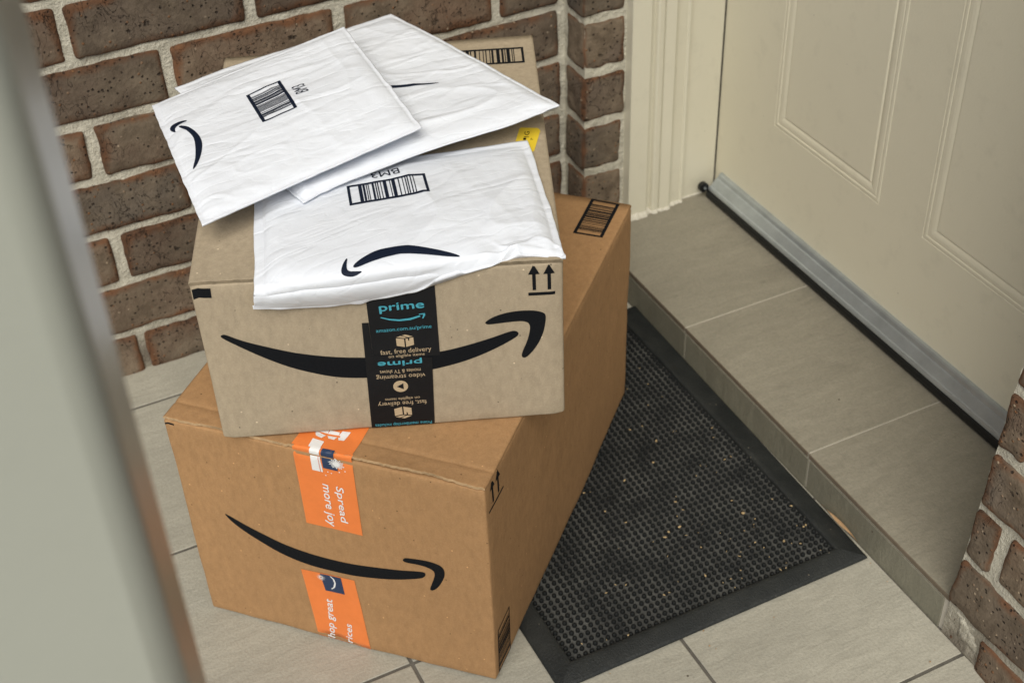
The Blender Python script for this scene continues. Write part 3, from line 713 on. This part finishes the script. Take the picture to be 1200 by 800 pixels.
bmm = put(text('movies & TV shows', .01, .0001), .1950, .0776, 180, .0420, .0050); lb(bmm, 'tan', ta)
lb(put(text('video streaming', .01, .0001), .1949, .0710, 180, .0505, .0076), 'tan', ta)
cir = [(.1935 + .0077 * math.cos(a * math.pi / 12), .0572 + .0077 * math.sin(a * math.pi / 12)) for a in range(24)]
pc = lb(P_([cir]), 'tan', ta)
lb(P_([[(.1895, .0572), (.1965, .0532), (.1965, .0612)]]), 'tape_black', ta, .0017)
lb(put(text('on eligible items', .01, .0001), .1940, .0406, 180, .0365, .0048), 'tan', ta)
lb(put(text('fast, free delivery', .01, .0001), .1932, .0345, 180, .0510, .0076), 'tan', ta)
lb(boxicon(.1930, .0200, .0090, -1), 'tan', ta)
lb(put(text('Prime membership includes', .01, .0001), .1920, .0054, 180, .0600, .0056), 'teal', ta)
# ---- orange tape
f1, t1 = FR['b1f'], FR['b1t']
to = lay(P_([[(.1583, .1998), (.2265, .2001), (.2272, .3112), (.1578, .3112)]]), 'tape', f1, T1, 'tape_orange', b1, .0007, .008, label='upper orange tape strip folded over the box edge')
lay(P_([[(.1562, .0022), (.2262, .0022), (.2240, .16), (.1600, .16)]]), 'tape', t1, L1, 'tape_orange', b1, .0005, .006, label='orange tape across the top of the box')
# the fold that bridges lid edge and front face
def bridge(x0, x1, mat, nm, par, out=0.0):
    V, F = [], []; n = 26; o_, ex, ey, nn = [Vector(q) for q in f1]
    to_, tx, ty, tn = [Vector(q) for q in t1]
    for i in range(n + 1):
        x = x0 + (x1 - x0) * i / n
        wv = .0006 * noise.noise(Vector((x * 150, 0, 0)))
        a = T1.ray_cast(o_ + ex * x + ey * .3105 + nn * .05, -nn, .1)[0] + nn * (.0008 + out)
        c_ = L1.ray_cast(to_ + tx * (x + .0005) + ty * .0045 + tn * .05, -tn, .1)[0] + tn * (.0006 + out)
        m1 = Vector((a.x, a.y, a.z)) + ey * .0035 + nn * (.0004 + wv + out)
        m2 = c_ - ty * .0030 - tn * (.0003 - wv - out) + nn * .0006
        V += [a, m1, (m1 + m2) / 2 + nn * (.0006 + wv) + tn * .0003, m2, c_]
    for i in range(n):
        for q in range(4): F.append((i * 5 + q, i * 5 + q + 5, i * 5 + q + 6, i * 5 + q + 1))
    return obj(nm, V, F, mat, par, True)
bridge(.1575, .2268, 'tape_orange', 'tape_fold', b1)
# printed pictures on the tape: parcels with white and navy panels and a star burst
lay(P_([[(.1782, .3112), (.1892, .3112), (.1906, .2870), (.1779, .2868)]]), 'tape_print', f1, T1, 'white', to, .0011)
lay(P_([[(.1870, .3112), (.1878, .3112), (.1884, .2870), (.1874, .2870)]]), 'tape_print', f1, T1, 'pink', to, .0014)
lay(P_([[(.1912, .3112), (.2088, .3112), (.2088, .2936), (.1916, .2935)]]), 'tape_print', f1, T1, 'navy', to, .0011)
bridge(.1780, .1893, 'white', 'tape_print', b1, .0004); bridge(.1913, .2060, 'navy', 'tape_print', b1, .0004)
lay(P_([[(.1758, .0030), (.1890, .0030), (.1885, .0150), (.1745, .0165)]]), 'tape_print', t1, L1, 'white', b1, .0009)
lay(P_([[(.1715, .0290), (.1755, .0215), (.1830, .0195), (.1868, .0265), (.1858, .0330)], [(.1868, .0262), (.1905, .0210), (.1972, .0205), (.1990, .0275), (.1985, .0330), (.1870, .0330)], [(.1990, .0275), (.2020, .0215), (.2080, .0222), (.2098, .0365), (.2005, .0355)]]), 'tape_print', t1, L1, 'white', b1, .0009)
sb = []
for k in range(26):
    a = 2 * math.pi * k / 26 + .05; r_ = .0088 * (.85 + .3 * ((k * 7) % 5) / 5); cx_, cy_ = .2085, .3040
    sb.append([(cx_ + .0032 * math.cos(a - .10), cy_ + .0028 * math.sin(a - .10)), (cx_ + r_ * math.cos(a - .06), cy_ + r_ * .75 * math.sin(a - .06)), (cx_ + r_ * math.cos(a + .06), cy_ + r_ * .75 * math.sin(a + .06)), (cx_ + .0032 * math.cos(a + .10), cy_ + .0028 * math.sin(a + .10))])
sb.append([(cx_ + .0044 * math.cos(i * .5236), cy_ + .0036 * math.sin(i * .5236)) for i in range(12)])
for x, y in ((.2166, .3019), (.2176, .2958), (.2106, .2927), (.2007, .2885), (.1967, .2893), (.1934, .2834)):
    sb.append([(x - .0007, y - .0007), (x + .0007, y - .0007), (x + .0007, y + .0007), (x - .0007, y + .0007)])
lay(P_(sb), 'tape_print', f1, T1, 'white', to, .0014)
lay(put(text('Spread', .02, .0004), .2062, .2430, -91, .0545, .0112, .1), 'tape_print', f1, T1, 'white', to, .0013, bold=.00022)
lay(put(text('more joy', .02, .0004), .1900, .2370, -91, .0640, .0125, .1), 'tape_print', f1, T1, 'white', to, .0013, bold=.00022)
tl = lay(P_([[(.1387, .1165), (.2062, .1190), (.2140, -.0008), (.1452, -.0008)]]), 'tape', f1, T1, 'tape_orange', b1, .0006, .008, label='lower orange tape strip running under the box')
lay(P_([[(.1624, .1165), (.1891, .1174), (.1908, .0898), (.1660, .0884)]]), 'tape_print', f1, T1, 'navy', tl, .0010)
lay(P_([[(.1752, .1160), (.1785, .1120), (.1795, .1060), (.1775, .0985), (.1742, .0945), (.1752, .0938), (.1795, .0985), (.1815, .1060), (.1803, .1125), (.1765, .1166)]]), 'tape_print', f1, T1, 'white', tl, .0013)
sb = []
for k in range(16):
    a = 2 * math.pi * k / 16; r_ = .0062
    sb.append([(.1632 + .0012 * math.cos(a - .3), .1105 + .0012 * math.sin(a - .3)), (.1632 + r_ * math.cos(a), .1105 + r_ * math.sin(a)), (.1632 + .0012 * math.cos(a + .3), .1105 + .0012 * math.sin(a + .3))])
lay(P_(sb), 'tape_print', f1, T1, 'white', tl, .0013)
lay(put(text('Shop great', .02, .0004), .1665, .0350, 86, .0785, .0125, .1), 'tape_print', f1, T1, 'white', tl, .0011, ymin=.0005, bold=.00022)
lay(put(text('prices', .02, .0003), .1890, .0160, 86, .0430, .0105, .1), 'tape_print', f1, T1, 'white', tl, .0011, ymin=.0005, bold=.00022)
# ------------------------------------------------------------------ padded mailers
def spline(G, u, v):
    def cr(p, t):
        n = len(p) - 1; x = min(max(t, 0), 1) * n; i = min(int(x), n - 1); f = x - i
        a = p[i - 1] if i > 0 else p[0] * 2 - p[1]; b_, c_ = p[i], p[i + 1]; d = p[i + 2] if i + 2 <= n else p[n] * 2 - p[n - 1]
        return .5 * ((2 * b_) + (-a + c_) * f + (2 * a - 5 * b_ + 4 * c_ - d) * f * f + (-a + 3 * b_ - 3 * c_ + d) * f ** 3)
    return cr([cr([Vector(q) for q in row], u) for row in G], v)
def ridge(P): 
    n = noise.noise(P); return (1 - min(1, abs(n) * 4.5)) ** 2
def calm(u, v):
    sm = lambda t: (lambda q: q * q * (3 - 2 * q))(max(0, min(1, t)))
    return sm((u - .12) / .1) * sm((.78 - u) / .12) * sm((v - .10) / .08) * sm((.6 - v) / .15)
def padded(root, G, NU, NV, T, seams, wr, ang, seed, extra=None, damp=False):
    """seams: widths in metres of the flat crimps at u0,u1,v0,v1"""
    LU = (Vector(G[0][-1]) - Vector(G[0][0])).length; LV = (Vector(G[-1][0]) - Vector(G[0][0])).length
    ca, sa = math.cos(ang), math.sin(ang); top = []; bot = []
    for j in range(NV + 1):
        for i in range(NU + 1):
            u, v = i / NU, j / NV
            P = spline(G, u, v); x, y = u * LU, v * LV
            d = [x - seams[0], LU - x - seams[1], y - seams[2], LV - y - seams[3]]
            pad = 1
            for q in d: t = max(0, min(1, q / .020)); pad *= (t * (2 - t)) ** .7 if t > 0 else 0
            X = Vector((x * ca + y * sa, (-x * sa + y * ca) * 2.2, seed))
            w_ = ridge(X * 5.5) * .9 * (.5 + noise.noise(X * 3 + Vector((0, 0, 9)))) - .2 + ridge(X * 12 + Vector((5, 1, 0))) * .42 * max(0, .3 + 1.5 * noise.noise(X * 4)) + noise.noise(X * 5) * .9 + ridge(Vector((X.y * 3, X.x * 12, seed + 3))) * .25
            fine = noise.noise(Vector((x * 90, y * 90, seed))) * .10
            z = T * pad + wr * (w_ + fine) * (.22 + .78 * pad) * (1 - .75 * calm(u, v) if damp else 1) + .0012
            edge = min(x, LU - x, y, LV - y)
            P.x += .0011 * noise.noise(Vector((x * 60, y * 60, seed + 9))) * (1 if edge < .004 else .3)
            P.y += .0011 * noise.noise(Vector((x * 60, y * 60, seed + 19))) * (1 if edge < .004 else .3)
            if extra: z += extra(u, v)
            top.append(Vector((P.x, P.y, P.z + z)))
            bot.append(Vector((P.x, P.y, P.z - .0008 - T * .45 * pad)))
    n = NU + 1; V = top + bot; L = len(top); F = []
    for j in range(NV):
        for i in range(NU):
            a = j * n + i; F.append((a, a + 1, a + n + 1, a + n)); F.append((L + a, L + a + n, L + a + n + 1, L + a + 1))
    for i in range(NU): F.append((i, L + i, L + i + 1, i + 1)); a = NV * n + i; F.append((a, a + 1, L + a + 1, L + a))
    for j in range(NV): a = j * n; F.append((a, a + n, L + a + n, L + a)); a += NU; F.append((a, L + a, L + a + n, a + n))
    return obj('padded_envelope', V, F, 'mailer', root, True)
CG = [[(-.6678, .3373, .495), (-.6301, .3257, .490), (-.5915, .3093, .490), (-.5518, .2942, .494), (-.5183, .2802, .501), (-.4838, .2655, .514), (-.4495, .2519, .524), (-.4169, .2477, .527), (-.3800, .2264, .5255)],
      [(-.6643, .3337, .519), (-.6294, .3147, .524), (-.5913, .2985, .526), (-.5507, .2890, .527), (-.5134, .2813, .528), (-.4745, .2763, .529), (-.4357, .2699, .531), (-.4019, .2680, .530), (-.3737, .2489, .528)],
      [(-.6448, .3890, .529), (-.6097, .3748, .533), (-.5692, .3611, .536), (-.5285, .3524, .538), (-.4886, .3478, .538), (-.4503, .3426, .538), (-.4139, .3385, .537), (-.3786, .3351, .534), (-.3518, .3162, .530)],
      [(-.6063, .5096, .529), (-.5732, .4991, .531), (-.5374, .4909, .531), (-.5017, .4818, .531), (-.4657, .4726, .531), (-.4275, .4633, .531), (-.3906, .4548, .531), (-.3519, .4473, .530), (-.3135, .4402, .529)]]
AG = [[(-0.6873, 0.4101, 0.556), (-0.5632, 0.4326, 0.563), (-0.4321, 0.4497, 0.574)], [(-0.6814, 0.5163, 0.567), (-0.5609, 0.5353, 0.577), (-0.4341, 0.5513, 0.587)], [(-0.6701, 0.6605, 0.563), (-0.5531, 0.6719, 0.577), (-0.4291, 0.6846, 0.59)]]
BG = [[(-0.5803, 0.4208, 0.543), (-0.5343, 0.4305, 0.546), (-0.4229, 0.4407, 0.551), (-0.3327, 0.4377, 0.556), (-0.2725, 0.4427, 0.56)], [(-0.6024, 0.5656, 0.543), (-0.5498, 0.5745, 0.547), (-0.4434, 0.5858, 0.551), (-0.3615, 0.5909, 0.553), (-0.3029, 0.5969, 0.556)], [(-0.6289, 0.7273, 0.543), (-0.5633, 0.7368, 0.547), (-0.4801, 0.7451, 0.549), (-0.41, 0.7551, 0.55), (-0.3392, 0.7666, 0.551)]]
def cextra(u, v):
    k = max(0, 1 - v / .55) * (1 - .85 * calm(u, v))
    return .0048 * k * noise.noise(Vector((u * 11, v * 4 + u * 3, 2))) + .0030 * k * ridge(Vector((u * 7 + v * 2, v * 3 - u, 5))) - .004 * math.exp(-((u - .30 - .25 * v) / .05) ** 2) * k * min(1, v * 6) + .0020 * math.exp(-((u - .62 + .3 * v) / .07) ** 2) * k
mc = thing('padded_mailer', 'white padded mailer drooping over the front edge of the box, upright barcode on its middle', 'mailer', (-.49, .36, .53), 'white padded mailers on the boxes')
ec = padded(mc, CG, 190, 140, .0060, (.010, .009, .006, .006), .0040, .35, 1.3, cextra, True)
mb = thing('padded_mailer', 'white padded mailer lying between the other two, its corner sticking out to the right', 'mailer', (-.45, .6, .55), 'white padded mailers on the boxes')
eb = padded(mb, BG, 170, 150, .0062, (.006, .006, .0035, .009), .0034, -.1, 7.7)
ma_ = thing('padded_mailer', 'topmost white padded mailer with a sideways barcode, hanging out to the left', 'mailer', (-.55, .58, .565), 'white padded mailers on the boxes')
ea = padded(ma_, AG, 170, 160, .0048, (.005, .005, .005, .005), .0037, .15, 4.1)
SC, SB, SA = bvh_of(ec), bvh_of(eb), bvh_of(ea)
XY = [(0, 0, .54), (1, 0, 0), (0, 1, 0), (0, 0, 1)]
A_SMILE = [(-.6605, .5813), (-.6570, .5802), (-.6540, .5758), (-.6497, .5676), (-.6467, .5585), (-.6459, .5449), (-.6479, .5311), (-.6533, .5165), (-.6601, .5034), (-.6659, .4948), (-.6707, .4914), (-.6673, .4995), (-.6626, .5083), (-.6575, .5243), (-.6533, .5416), (-.6523, .5527), (-.6539, .5618), (-.6577, .5717)]
A_HEAD = [(-.6476, .5871), (-.6525, .5904), (-.6600, .5912), (-.6658, .5907), (-.6684, .5875), (-.6688, .5810), (-.6656, .5712), (-.6650, .5775), (-.6637, .5820), (-.6592, .5843), (-.6531, .5850)]
C_SMILE = [(-.5740, .3001), (-.5624, .3048), (-.5460, .3080), (-.5317, .3062), (-.5165, .3009), (-.5037, .2940), (-.4903, .2843), (-.4802, .2765), (-.4715, .2673), (-.4832, .2732), (-.4931, .2782), (-.5075, .2856), (-.5200, .2913), (-.5362, .2960), (-.5535, .2974), (-.5717, .2968)]
C_HEAD = [(-.5731, .3129), (-.5810, .3065), (-.5863, .2992), (-.5850, .2950), (-.5758, .2913), (-.5656, .2917), (-.5718, .2940), (-.5798, .2970), (-.5790, .3024)]
B_ARC = [(-.4270, .5780), (-.4191, .5715), (-.3947, .5622), (-.3683, .5524), (-.3674, .5544), (-.3920, .5664), (-.4157, .5768), (-.4270, .5835)]
lay(P_([A_SMILE, A_HEAD], 2), 'arrow_print', XY, SA, 'ink_blue', ma_, .0005, .0025)
lay(barcode([(-.5775, .6001), (-.5806, .5324), (-.5387, .5397), (-.5347, .6093)], .03, .09, .13, 4, 24), 'barcode', XY, SA, 'ink_blue', ma_, .0005, .003)
lay(put(text('BM3', .02, .0002), -.5230, .5752, 88, .0195, .0148), 'mailer_code', XY, SA, 'ink_blue', ma_, .0005, .003)
lay(P_([C_SMILE, C_HEAD], 2), 'arrow_print', XY, SC, 'ink_blue', mc, .0008, .0014)
lay(barcode([(-.5402, .3917), (-.4593, .3724), (-.4482, .4120), (-.5287, .4315)], .035, .09, .14, 6, 24), 'barcode', XY, SC, 'ink_blue', mc, .0005, .003)
lay(put(text('BM3', .02, .0001), -.4834, .4362, 166.8, .0300, .0150), 'mailer_code', XY, SC, 'ink_blue', mc, .0005, .003)
lay(P_([B_ARC], 1), 'arrow_print', XY, SB, 'ink_blue', mb, .0005, .003)
# ------------------------------------------------------------------ litter
def bits(name, n, area, zf, mat, seed, smin, smax):
    r = random.Random(seed); V, F = [], []
    for _ in range(n):
        x, y = area(r); L = r.uniform(smin, smax); w_ = L * r.uniform(.2, .7); a = r.uniform(0, 6.28); k = len(V); z = zf(x, y); kk = r.randint(4, 6)
        hh = w_ * .35
        for i in range(kk):
            t = 2 * math.pi * i / kk; px, py = L / 2 * math.cos(t) * r.uniform(.7, 1.1), w_ / 2 * math.sin(t) * r.uniform(.7, 1.1)
            V.append((x + px * math.cos(a) - py * math.sin(a), y + px * math.sin(a) + py * math.cos(a), z + r.uniform(0, hh)))
        V.append((x, y, z + hh * 1.6)); V.append((x, y, z - .0006))
        for i in range(kk): F.append((k + i, k + (i + 1) % kk, k + kk)); F.append((k + (i + 1) % kk, k + i, k + kk + 1))
    o = obj(name, V, F, mat, None, kind='stuff'); return o
lf = bits('leaf_litter', 95, lambda r: (MX1 - .03 - abs(r.gauss(0, .15)), r.uniform(MY0 + .01, .62) if r.random() < .5 else MY0 + .03 + abs(r.gauss(0, .1))), lambda x, y: .0072, 'straw', 5, .0016, .0068)
lf['label'] = 'tiny crumbs of dry leaf and straw scattered over the rubber mat'; lf['category'] = 'litter'
lf = bits('grit', 22, lambda r: (r.uniform(-.6, -.01), r.uniform(-.04, .13)), lambda x, y: .001, 'leaf', 9, .001, .004)
lf['label'] = 'small brown specks of grit on the pale floor tiles'; lf['category'] = 'litter'
V, F = [], []
for i in range(11):
    t = i / 10; y = .150 + .075 * t; wv = .0026 * math.sin(math.pi * t) ** .7 + .0003
    V += [(-.0075 + .001 * math.sin(5 * t), y, .0085 + .004 * math.sin(math.pi * t)), (-.0075 + wv * 1.0, y, .006 + .002 * math.sin(7 * t)), (-.0085 - wv * .5, y, .0100 + .0015 * math.sin(9 * t))]
for i in range(10):
    for a, b_ in ((0, 1), (2, 0)): F.append((i * 3 + a, i * 3 + b_, i * 3 + 3 + b_, i * 3 + 3 + a))
o = obj('dry_leaf', V, F, 'leaf', None, True); o['label'] = 'long dry brown leaf wedged between the mat and the step riser'; o['category'] = 'leaf'
